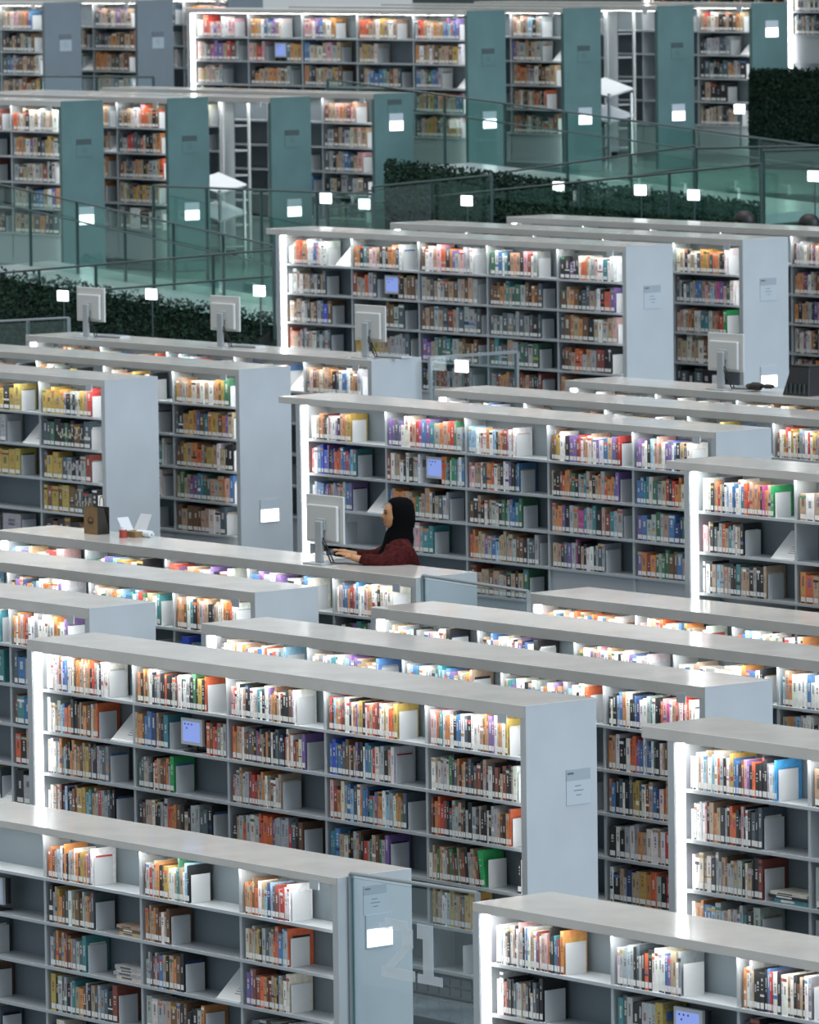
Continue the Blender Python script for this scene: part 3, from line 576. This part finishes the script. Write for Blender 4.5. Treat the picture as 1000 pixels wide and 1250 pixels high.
# ------------------------------------------------------------------ terraces
def slab(name, u0, u1, v0, v1, z0, z1, m='floor_marble', kind='structure'):
    mb = MB(); mb.box((0, 0, z0-z1), (u1-u0, v1-v0, 0)); o = mb.obj(name, m); place(o, u0, v0, z1); tag(o, kind=kind); return o
UA, UB = -92, -15
zA = -6.588-H; zB = -5.57-H; zD = -4.62-H; zE = -3.60-H; zG = -2.46-H; zF = -1.46-H
slab('floor', UA, -31.8, 22, 28.6, zA-.3, zA)
slab('floor', -34.5, -31.8, 27.56, 28.6, zA, zB)                 # walkway level in the aisle
slab('floor', UA, -31.8, 28.6, 34.9, zB-1.3, zB)
slab('floor', -31.8, UB, 22, 27.2, zA-.3, -6.245-H)
slab('floor', -31.8, UB, 27.2, 34.9, zA-.3, -5.25-H)
slab('floor', UA, UB, 34.9, 42.6, zB-1.3, zD)
slab('floor', UA, UB, 42.6, 49.2, zD-1.3, zE)
slab('floor', UA, -64.2, 47.6, 54.3, zE-.0, zG, 'floor_pale')
slab('floor', UA, UB, 54.3, 61.0, zE-.5, zF, 'floor_pale')
slab('floor', UA, UB, 61.0, 75, zE-.5, z0_, 'floor_pale')
slab('floor', -64.2, UB, 49.2, 54.3, zE-.3, zE+.35, 'floor_pale')
slab('wall_back', UA, UB, 75, 75.4, -8, 14, 'wall_dark')

# ------------------------------------------------------------------ ramps and planted banks
def prism(name, pts, t, m, kind='structure'):                      # a sloped plate from four u,v,z corners, thickness t
    mb = MB(); P = [W(*p)-W(*pts[0]) for p in pts]; Q = [p-Vector((0, 0, t)) for p in P]
    mb.v = [tuple(p) for p in P+Q]; n = len(P)
    mb.f = [tuple(range(n)), tuple(range(2*n-1, n-1, -1))]+[(j, i, i+n, j+n) for i in range(n) for j in [(i+1) % n]]
    mb.m = [0]*len(mb.f); mb.c = [(1, 1, 1)]*len(mb.f); o = mb.obj(name, m); o.location = W(*pts[0]); tag(o, kind=kind); return o
def bank(label, pts, n, seed):
    """planted slope: soil plate and a mass of leaves"""
    soil = prism('planting_bed', pts, .35, 'soil', 'thing'); tag(soil, label+', its dark soil', 'planting bed')
    r = random.Random(seed); P = [W(*p) for p in pts]; m = MB()
    for k in range(n):
        a, b = r.random(), r.random(); q = (P[0]*(1-a)+P[1]*a)*(1-b)+(P[3]*(1-a)+P[2]*a)*b
        q = q+Vector((0, 0, r.uniform(0, .16))); s = r.uniform(.018, .045)
        d1 = Vector((r.uniform(-1, 1), r.uniform(-1, 1), r.uniform(-.2, 1))).normalized()*s; d2 = d1.cross(Vector((r.uniform(-1, 1), r.uniform(-1, 1), r.uniform(-1, 1)))).normalized()*s*.5
        m.quad([tuple(q-d1), tuple(q+d2), tuple(q+d1), tuple(q-d2)])
    o = m.obj('groundcover', 'foliage'); tag(o, label+', dense low leaves', 'plants', None, 'stuff')
# left bank between the monitor case and the teal row, and the ramp behind it
pa, pb = atv(-60, 330, 46.0), atv(340, 398, 46.0)
bank('dark green planted bank behind the upper left monitors', [(-71, 42.9, zD+.25), (pb[0], 42.9, zD+.20), pb, pa], 42000, 3)
prism('trim_1', [pa, pb, (pb[0], 47.5, pb[2]+.05), (pa[0], 47.5, pa[2]+.05)], .12, 'floor_light')
# right bank and ramp in front of the top row
pa, pb = atv(470, 207, 52.3), atv(930, 262, 52.3)
bank('dark green planted bank in front of the top row', [atv(470, 268, 50.6), atv(930, 306, 50.6), pb, pa], 30000, 4)
prism('trim_2', [pa, pb, (pb[0], 53.7, pb[2]+.04), (pa[0], 53.7, pa[2]+.04)], .12, 'floor_light')
bank('tall dark green hedge bank below the topmost right-edge case', [atv(915, 184, 59.05), atv(1045, 184, 59.05), atv(1045, 97, 59.5), atv(915, 97, 59.5)], 26000, 5)

# ------------------------------------------------------------------ glass railings
def railing(label, x0, y0, x1, y1, v, hgt, n, low=None, glass='glass_green', post='rail_metal', group='glass guard railings along the terraces', ends=True):
    """top rail through two sighted points in the plane v; panes, posts and rail are parts"""
    a = atv(x0, y0, v); b = atv(x1, y1, v); Lr = b[0]-a[0]; dz = b[2]-a[2]
    root = empty('glass_railing', a[0], v, a[2]-hgt)
    tag(root, label, 'railing', group)
    m = MB(); m.bar((0, 0, hgt), (Lr, 0, hgt+dz), .014); m.obj('handrail', post, root)
    if low: m = MB(); m.bar((0, -.06, hgt-low), (Lr, -.06, hgt-low+dz), .012); m.obj('handrail', post, root)
    for k in range(n):
        s0, s1 = k/n, (k+1)/n; m = MB(); x_0 = Lr*s0+.015; x_1 = Lr*s1-.015
        m.v = [(x_0, -.006, dz*s0), (x_1, -.006, dz*s1), (x_1, -.006, hgt+dz*s1-.03), (x_0, -.006, hgt+dz*s0-.03), (x_0, .006, dz*s0), (x_1, .006, dz*s1), (x_1, .006, hgt+dz*s1-.03), (x_0, .006, hgt+dz*s0-.03)]
        m.f = [(0, 1, 2, 3), (5, 4, 7, 6), (1, 5, 6, 2), (4, 0, 3, 7), (3, 2, 6, 7), (4, 5, 1, 0)]; m.m = [0, 0, 1, 1, 1, 1]; m.c = [(1, 1, 1)]*6
        m.obj('glass_pane', [glass, 'glass_edge'], root)
    for k in range(n+1):
        if not ends and k in (0, n): continue
        s = k/n; m = MB(); m.box((Lr*s-.006, -.02, dz*s-.02), (Lr*s+.007, .02, hgt+dz*s)); m.obj('post', post, root)
    return root
railing('sloping glass railing crossing the left teal-ended cases', -20, 221, 334, 300, 47.0, 1.15, 6, .22)
railing('rising glass railing along the left ramp foot', -20, 335, 334, 305, 45.9, 1.0, 5, .30)
railing('level glass railing in front of the open-backed left case', 187, 227, 456, 237, 47.75, 1.1, 4)
railing('sloping glass railing descending across the top row', 400, 97, 1010, 180, 54.0, 1.15, 8, .24)
railing('rising glass railing on the lower right ramp', 400, 240, 850, 178, 52.4, 1.0, 6, .26)
railing('rear glass railing below the top row', 400, 253, 930, 200, 51.2, .9, 5)
railing('flat glass railing on the right ramp landing', 850, 181, 1010, 178, 51.6, 1.1, 2)
railing('dark-framed glass railing at the right edge of the ramps', 932, 184, 1010, 182, 50.9, 1.1, 1)
railing('short glass railing above the left planted bank', -15, 393, 84, 388, 43.6, .5, 2, None, 'glass_green', 'rail_light')
railing('low glass railing behind the counter of the upper left cases', 455, 228, 600, 214, 50.6, .6, 2)
railing('low grey railing beside the top corner cases', 50, 93, 187, 94, 54.6, .5, 2, None, 'glass_clear', 'rail_metal')
# railing running back from the end of the case with the monitors
a = atu(520, 436, -50.9)
root = empty('glass_railing', a[0]+.05, a[1], a[2]-1.1, math.pi/2); tag(root, 'glass railing with pale frame beside the woman\'s upper left, by the monitor case end', 'railing', 'glass guard railings along the terraces')
m = MB(); m.box((0, -.015, 1.08), (1.15, .015, 1.11)); m.obj('handrail', 'rail_light', root)
m = MB(); m.box((.0, -.005, .02), (1.15, .005, 1.07)); m.obj('glass_pane', 'glass_clear', root)
for x in (0, 1.13):
    m = MB(); m.box((x, -.02, 0), (x+.03, .02, 1.09)); m.obj('post', 'rail_light', root)
# guard at the front aisle with frosted figure
r = railing('clear glass guard with large frosted figure, beside the lowest left bookcase', 428.5, 1066, 583, 1090, 27.5, 1.12, 1, None, 'glass_clear', 'rail_light', 'clear aisle guards')
def strip(u, z, w_, h_, par, off=-.014):
    m = MB(); m.box((u, off, z), (u+w_, off+.004, z+h_)); return m
m = MB()
for (x0_, z0q, x1_, z1q) in ((.78, .66, .885, 1.0), (.72, .90, .885, 1.0), (.72, .60, .98, .66), (.34, .60, .69, .67), (.56, .82, .67, .95), (.38, .93, .62, 1.0), (.32, .86, .42, .96)):
    m.box((x0_, -.016, z0q-.14), (x1_, -.010, z1q-.14))
m.v += [(a_, b_q, c_q) for b_q in (-.016, -.010) for a_, c_q in ((.36, .52), (.46, .52), (.68, .70), (.58, .70))]; k_ = len(m.v)-8
for q_ in ((0, 1, 2, 3), (7, 6, 5, 4), (0, 4, 5, 1), (2, 6, 7, 3), (1, 5, 6, 2), (0, 3, 7, 4)): m.f.append(tuple(k_+e for e in q_)); m.m.append(0); m.c.append((1, 1, 1))
m.obj('frosted_figure', 'frost', r)
railing('clear glass guard beside the case with the counter top', 516.5, 702.5, 645, 722, 33.7, 1.1, 1, None, 'glass_clear', 'rail_light', 'clear aisle guards')
# small lit sign on the pale railing beside the monitor case

# glowing white plates on thin stems, standing in for reflections in the railing glass
GLINTS = [(78, 361, 44.8), (399, 242, 47.6), (446, 249, 49.0), (571, 245, 50.4), (683, 228, 51.8), (848, 238, 50.9), (783, 232, 50.9), (904, 133, 57.5), (995, 215, 50.7), (565, 447, 41.9), (186, 359, 45.2), (318, 355, 45.2)]
for n, (x, y, v) in enumerate(GLINTS):
    u, _, z = atv(x, y, v); root = empty('glass_glint', u, v, z-.5)
    m = MB(); m.box((-.09, -.03, .44), (.09, .0, .56)); m.obj('lens', 'white_glow', root)  # glowing plate that draws the reflection, no real lens
    m = MB(); m.box((-.006, -.006, 0), (.006, .006, .44)); m.box((-.09, -.0, .44), (.09, .015, .56)); m.obj('glint_stem', 'rail_metal', root)
    tag(root, 'white reflection built as glowing lamp, %s of the lamps counted from the left along the ramps' % ORD[sorted(GLINTS).index((x, y, v))], 'glint', 'built reflections along the ramps')

# open-backed bays: white uprights and a tilted book trolley
for i in ('G3', 'F3'):
    c = CASES[i]; x0 = PT+4*c['bw']; bw = c['bw']
    m = MB()
    for xx in (.02, .5, .97): m.box((x0+bw*xx-.015, .12, .05), (x0+bw*xx+.015, .15, c['H']-c['th']))
    m.obj('frame_post', 'bookend_white', c['root'])
    z = c['zt']-c['H']; root = empty('book_trolley', c['u0']+x0+.32, c['v']-.62, z)
    m = MB()
    for zz in (.75, 1.1):
        m.quad([(0, 0, zz), (.6, 0, zz-.12), (.6, .45, zz-.02), (0, .45, zz+.12)]); m.quad([(0, 0, zz-.02), (0, .45, zz+.10), (.6, .45, zz-.04), (.6, 0, zz-.14)])
    m.obj('tilted_shelf', 'bookend_white', root)
    m = MB()
    for (xx, yy) in ((.03, .03), (.57, .03), (.03, .42), (.57, .42)): m.box((xx-.015, yy-.015, .08), (xx+.015, yy+.015, 1.02)); m.bar((xx, yy, .0), (xx, yy, .08), .03)
    m.box((.03, .02, .28), (.57, .43, .30)); m.obj('frame', 'rail_light', root)
    tag(root, 'white book trolley with tilted shelves by the %s' % c['words'], 'trolley', 'book trolleys')

# ------------------------------------------------------------------ computers on the counters
def monitor(label, x, y, v, zt, wd=.49, hh=.36):
    """base centre seen at x,y on the top zt"""
    u, _, z = atv(x, y, v); root = empty('monitor', u, v, zt, math.radians(0))
    m = MB(); m.box((-wd/2, .0, .17), (wd/2, .02, .17+hh)); m.obj('screen_casing', 'monitor_back', root, bevel=.006)
    m = MB(); m.box((-wd*.40, -.035, .19), (wd*.40, 0, .17+hh*.80)); m.obj('rear_housing', 'monitor_back', root, bevel=.012)
    m = MB(); m.box((-wd*.44, .02, .19), (wd*.44, .022, .15+hh)); m.obj('display', 'black_plastic', root)
    m = MB(); m.box((-.045, -.075, .01), (.045, -.045, .36)); m.box((-.06, -.05, .28), (.06, -.03, .38)); m.obj('stand', 'monitor_arm', root, bevel=.01)
    m = MB(); m.box((-.13, -.14, 0), (.13, .10, .012)); m.obj('base', 'monitor_arm', root, bevel=.004)
    m = MB()
    for a_, b_2, dz in ((.02, .14, .0), (.05, .18, .01)):
        p = [(a_, -.06, .22), (b_2*.8, -.06, .09+dz), (b_2, -.05, .02), (b_2+.2, .1, .008)]
        for q in range(3): m.bar(p[q], p[q+1], .006, 6)
    m.obj('cable', 'black_plastic', root)
    tag(root, label, 'monitor', 'monitors seen from behind on the case tops')
    k = MB(); k.box((-.20, .0, 0), (.20, .13, .014)); ko = k.obj('keyboard', 'bookend_white'); place(ko, u+.1, v+.16, zt+.001); tag(ko, 'pale keyboard behind the '+label, 'keyboard', 'keyboards behind the monitors')
    m = MB()
    for a_ in range(12):
        for b_2 in range(4): m.box((-.185+a_*.031, .012+b_2*.029, .014), (-.185+a_*.031+.025, .012+b_2*.029+.022, .018))
    m.obj('keys', 'plate_grey', ko)
monitor('grey monitor standing farthest left on the upper left case', 111, 411, 41.2, -4.574)
monitor('grey monitor standing in the middle of the upper left case', 275, 425, 41.2, -4.574)
monitor('grey monitor standing before the long upper middle case', 452, 438, 41.2, -4.574)
monitor('grey monitor standing at the right near the blue-grey end panel', 886, 466, 41.35, -4.64, .5)
monitor('light grey monitor on the counter facing the woman', 397, 683, 33.85, -5.502, .50, .40)

def sit(x, y, zt):
    d = ray(x, y); P = d*(zt/d.z); return P.dot(AX), P.dot(AY)
# paper bag and parcels on the left counter
u, v = sit(111, 652, -5.502); root = empty('paper_bag', u-.10, v, -5.502)
m = MB(); a, b, h = .20, .13, .24
m.box((0, 0, 0), (a, .004, h)); m.obj('front_sheet', 'kraft', root)
m = MB(); m.quad([(0, 0, 0), (a, 0, 0), (a, b, 0), (0, b, 0)]); m.quad([(0, 0, 0), (0, b, 0), (.02, b*.5, h), (0, 0, h)]); m.quad([(a, 0, 0), (a, b, 0), (a-.0, b*.55, h*.95), (a, 0, h)]); m.box((0, b-.004, 0), (a, b, h*.98)); m.obj('gusset', 'kraft_dark', root)
m = MB()
for yy in (.0, b):
    p = [(.06, yy, h), (.065, yy, h+.06), (.09, yy, h+.085), (.12, yy, h+.06), (.125, yy, h)]
    for q in range(4): m.bar(p[q], p[q+1], .004, 6)
m.obj('handle', 'kraft', root)
m = MB()
for q in range(10):
    t0 = q*.628; m.bar((.1+.04*math.cos(t0), -.003, .12+.03*math.sin(t0)), (.1+.04*math.cos(t0+.628), -.003, .12+.03*math.sin(t0+.628)), .003, 4)
m.box((.07, -.003, .10), (.13, 0, .11)); m.obj('printed_mark', 'kraft_dark', root)
tag(root, 'brown kraft paper carrier bag with handles standing on the left counter', 'bag')
u, v = sit(150, 655, -5.502); root = empty('cardboard_box', u, v, -5.502)
m = MB(); m.box((0, 0, 0), (.18, .12, .05)); m.obj('tray', 'kraft', root)
m = MB(); m.quad([(0, 0, .05), (0, .12, .05), (-.08, .12, .16), (-.08, 0, .16)]); m.quad([(0, .12, .05), (.18, .12, .05), (.16, .2, .19), (.0, .2, .19)]); m.obj('flap', 'bookend_white', root)
tag(root, 'small open cardboard box with raised flaps right of the paper bag', 'box')
u, v = sit(156, 656, -5.502); root = empty('jar', u-.0, v-.05, -5.502)
m = MB(); m.bar((0, 0, 0), (0, 0, .07), .035, 14); m.obj('body', 'red_cap', root); m = MB(); m.bar((0, 0, .07), (0, 0, .10), .025, 14); m.obj('lid', 'clear_white', root)
tag(root, 'small red jar in front of the open cardboard box', 'jar')
u, v = sit(172, 655, -5.502); root = empty('water_bottle', u, v-.02, -5.502)
m = MB(); m.bar((-.02, 0, .03), (.14, .03, .03), .03, 12); m.obj('body', 'clear_white', root); m = MB(); m.bar((.14, .03, .03), (.165, .035, .03), .014, 10); m.obj('cap', 'bookend_white', root)
tag(root, 'clear plastic bottle lying beside the open cardboard box', 'bottle')
# bits on the right counter near the blue panel
for (x, y, lab, cat) in ((925, 466, 'crumpled dark cloth bundle between the right monitor and the black bin', 'cloth'),):
    u, v = atv(x, y, 41.35)[0], 41.35; m = MB()
    rr = random.Random(4)
    for q in range(7): m.ell((rr.uniform(-.12, .14), rr.uniform(-.04, .04), .03+rr.uniform(0, .03)), (rr.uniform(.04, .08), .05, rr.uniform(.02, .04)), 10, 6)
    o = m.obj('cloth', 'kraft_dark', None, True); place(o, u, v, -4.64); tag(o, lab, cat)
u, v, z = atv(955, 473, 41.25); root = empty('desk_bin', u, v, -4.64)
m = MB(); wd, dp, hh = .36, .24, .27
A_ = [(0, 0, 0), (wd, 0, 0), (wd, dp, 0), (0, dp, 0)]; B_ = [(.09, .03, hh), (wd-.02, .03, hh), (wd-.02, dp-.03, hh), (.09, dp-.03, hh)]
m.ring([A_, B_]); m.obj('body', 'black_plastic', root, bevel=.008)
m = MB(); m.box((.085, .025, hh), (wd-.015, dp-.025, hh+.012)); m.obj('lid', 'kraft_dark', root)
m = MB()
for q in range(5): m.box((.06+q*.06, -.006, .02), (.075+q*.06, .004, .11))
m.obj('ribs', 'rail_metal', root)
tag(root, 'black slope-sided bin standing on the right counter past the last monitor', 'bin')

# ------------------------------------------------------------------ people
def skin_body(name, verts, edges, rad, m, parent=None, sub=2, root=0):
    me = bpy.data.meshes.new(name); me.from_pydata(verts, edges, []); o = bpy.data.objects.new(name, me); COL.objects.link(o)
    if parent: o.parent = parent
    s = o.modifiers.new('skin', 'SKIN'); s.use_smooth_shade = True
    for k, r in enumerate(rad):
        me.skin_vertices[0].data[k].radius = (r, r) if not isinstance(r, tuple) else r
        me.skin_vertices[0].data[k].use_root = (k == root)
    ss = o.modifiers.new('subsurf', 'SUBSURF'); ss.levels = sub; ss.render_levels = sub
    me.materials.append(M[m]); return o
def person(u, v, zf, face_dir, label, outfit='blouse', typing=True, scale=1.0, hij=True):
    """local frame: +x is where the person faces, z up, feet at 0"""
    root = bpy.data.objects.new('person', None); COL.objects.link(root); root.location = W(u, v, zf); root.rotation_euler = (0, 0, face_dir); root.scale = (scale,)*3
    V = [(0, 0, .95), (.0, 0, 1.12), (.0, 0, 1.30), (-.01, 0, 1.43), (0, 0, 1.50), (.01, 0, 1.56)]; E_ = [(0, 1), (1, 2), (2, 3), (3, 4), (4, 5)]; Rr = [.14, .12, .12, .075, .05, .05]
    def add(p, par, r): V.append(p); E_.append((par, len(V)-1)); Rr.append(r); return len(V)-1
    hands = []
    for s in (-1, 1):
        a = add((.0, s*.09, .88), 0, .10); a = add((.02, s*.10, .48), a, .06); a = add((-.02, s*.10, .10), a, .045); a = add((.10, s*.11, .04), a, .04)
        sh = add((-.01, s*.16, 1.385), 3, .045)
        if typing: el = add((.16, s*.23, 1.27), sh, .045); wr = add((.40, s*.17, 1.345), el, .03)
        else: el = add((-.03, s*.23, 1.10), sh, .042); wr = add((.04, s*.24, .86), el, .03)
        d = (Vector(V[wr])-Vector(V[el])).normalized(); pm = Vector(V[wr])+d*.06; p = add(tuple(pm), wr, .028)
        up = Vector((0, 0, 1)) if typing else Vector((1, 0, 0)); sd = d.cross(up).normalized()
        for q in range(4):
            ln = (.065, .075, .070, .055)[q]; f0 = pm+d*.025+sd*(q-1.5)*.019; f1 = f0+d*ln*.55; f2 = f1+d*ln*.4-up*.018
            i1 = add(tuple(f0), p, .0095); i2 = add(tuple(f1), i1, .0085); add(tuple(f2), i2, .007)
        tb = Vector(V[wr])+d*.03-sd*s*.028; i1 = add(tuple(tb), wr, .011); add(tuple(tb+d*.035-sd*s*.02-up*.01), i1, .009)
    body = skin_body('body', V, E_, Rr, 'skin', root)
    # head with face
    m = MB(); hc = Vector((.03, 0, 1.665))
    def fh(x, y, z):
        dx = x-hc.x; dz = z-hc.z
        k = 1-.28*max(0, -dz/.12)**1.5
        y = hc.y+(y-hc.y)*k; x = x+(.012 if dx > 0 and dz < -.06 else 0)
        if dx > 0: x -= .012*max(0, 1-((dz-.012)/.02)**2)*(1 if abs(y) > .015 else 0)
        return (x, y, z)
    m.ell(hc, (.098, .075, .122), 28, 20, 0, fh); hd = m.obj('head', 'skin', root, True)
    m = MB(); rs = []
    for (zz, xx, ww) in ((1.70, .120, .008), (1.675, .134, .011), (1.655, .146, .016), (1.645, .140, .018), (1.637, .118, .012)): rs.append([(.09, -ww, zz), (xx, -ww*.4, zz), (xx, ww*.4, zz), (.09, ww, zz)])
    m.ring(rs); m.obj('nose', 'skin', hd, True)
    m = MB()
    for s in (-1, 1): m.ell((.112, s*.032, 1.688), (.010, .015, .007), 10, 6); 
    m.obj('eyes', 'hair', hd, True)
    m = MB()
    for s in (-1, 1): m.bar((.120, s*.018, 1.708), (.108, s*.052, 1.710), .004, 6)
    m.obj('eyebrows', 'hair', hd, True)
    m = MB(); m.ell((.122, 0, 1.612), (.010, .024, .008), 12, 6); m.obj('lips', 'lips', hd, True)
    if not hij:
        m = MB()
        for s in (-1, 1): m.ell((.02, s*.078, 1.66), (.018, .01, .03), 10, 8)
        m.obj('ears', 'skin', hd, True)
        m = MB(); m.ell((.01, 0, 1.695), (.125, .10, .124), 24, 16, 0, lambda x, y, z: (x, y, max(z, 1.70 if x > .04 else 1.58))); m.obj('hair', 'hair', root, True)
    # blouse: torso and sleeves
    TV = [(0, 0, .98), (0, 0, 1.12), (-.005, 0, 1.28), (-.01, 0, 1.40), (0, 0, 1.47)]; TE = [(0, 1), (1, 2), (2, 3), (3, 4)]; TR = [.20, .20, .205, .14, .07]
    for s in (-1, 1):
        TV.append((-.01, s*.185, 1.385)); TE.append((3, len(TV)-1)); TR.append(.105)
        if typing:
            TV.append((.14, s*.245, 1.265)); TE.append((len(TV)-2, len(TV)-1)); TR.append(.10); TV.append((.36, s*.18, 1.33)); TE.append((len(TV)-2, len(TV)-1)); TR.append(.055)
        else:
            TV.append((-.03, s*.235, 1.10)); TE.append((len(TV)-2, len(TV)-1)); TR.append(.06); TV.append((.035, s*.24, .90)); TE.append((len(TV)-2, len(TV)-1)); TR.append(.045)
    skin_body('blouse', TV, TE, TR, outfit, root)
    m = MB(); rs = []
    for (zz, rr) in ((1.06, .17), (.9, .21), (.5, .24), (.08, .29)): rs.append([(rr*math.cos(t*math.pi/12), rr*math.sin(t*math.pi/12), zz) for t in range(24)])
    m.ring(rs, cap=False); m.obj('skirt', 'skirt', root, True)
    m = MB()
    for s in (-1, 1): m.ell((.07, s*.1, .035), (.13, .05, .035), 14, 8)
    m.obj('shoes', 'black_plastic', root, True)
    if hij:
        m = MB(); rs = []
        # hood rings from crown to shoulders; the front opens round the face
        prof = [(1.815, -.01, .02, .02), (1.808, -.01, .062, .055), (1.785, -.012, .098, .083), (1.75, -.014, .113, .098), (1.70, -.02, .115, .103), (1.65, -.026, .113, .102), (1.60, -.026, .110, .098), (1.56, -.016, .105, .094), (1.52, -.004, .115, .098), (1.47, .0, .125, .11), (1.42, .01, .13, .115), (1.36, .03, .145, .165), (1.28, .05, .15, .185), (1.20, .055, .155, .19), (1.12, .055, .15, .185)]
        for (zz, cx, rx, ry) in prof:
            ring = []
            for t in range(36):
                an = t*math.pi/18; x = cx+rx*math.cos(an); y = ry*math.sin(an)
                if 1.58 < zz < 1.76 and math.cos(an) > .35: x = min(x, .055+.01*abs(math.sin(an)))
                if zz < 1.45: x += .008*math.sin(5*an); y += .008*math.cos(7*an)
                pass
                ring.append((x, y, zz))
            rs.append(ring)
        m.ring(rs); m.obj('hijab', 'hijab', root, True)
    tag(root, label, 'person'); return root
uw, vw = -42.35, 34.36
uw = atv(487, 650, vw)[0]; ztopw = atv(489, 607, vw)[2]
fd = math.pi+.12                                                    # faces left in the picture
person(uw, vw, zD, fd, 'woman in black hijab and dark red patterned blouse at the counter computer, facing left', scale=(ztopw-zD)/1.815)
for n, (x, y, lab) in enumerate(((910, 257, 'dark-haired person beyond the upper cases, only the top of the head showing'), (989, 261, 'dark-haired person at the right edge, only crown of head above the upper cases'))):
    u, v, z = atv(x, y, 49.75); person(u, v, zE+.35, math.pi*.9, lab, 'skirt', False, (z-zE-.35)/1.815, False)
print('DONE', len(bpy.data.objects))
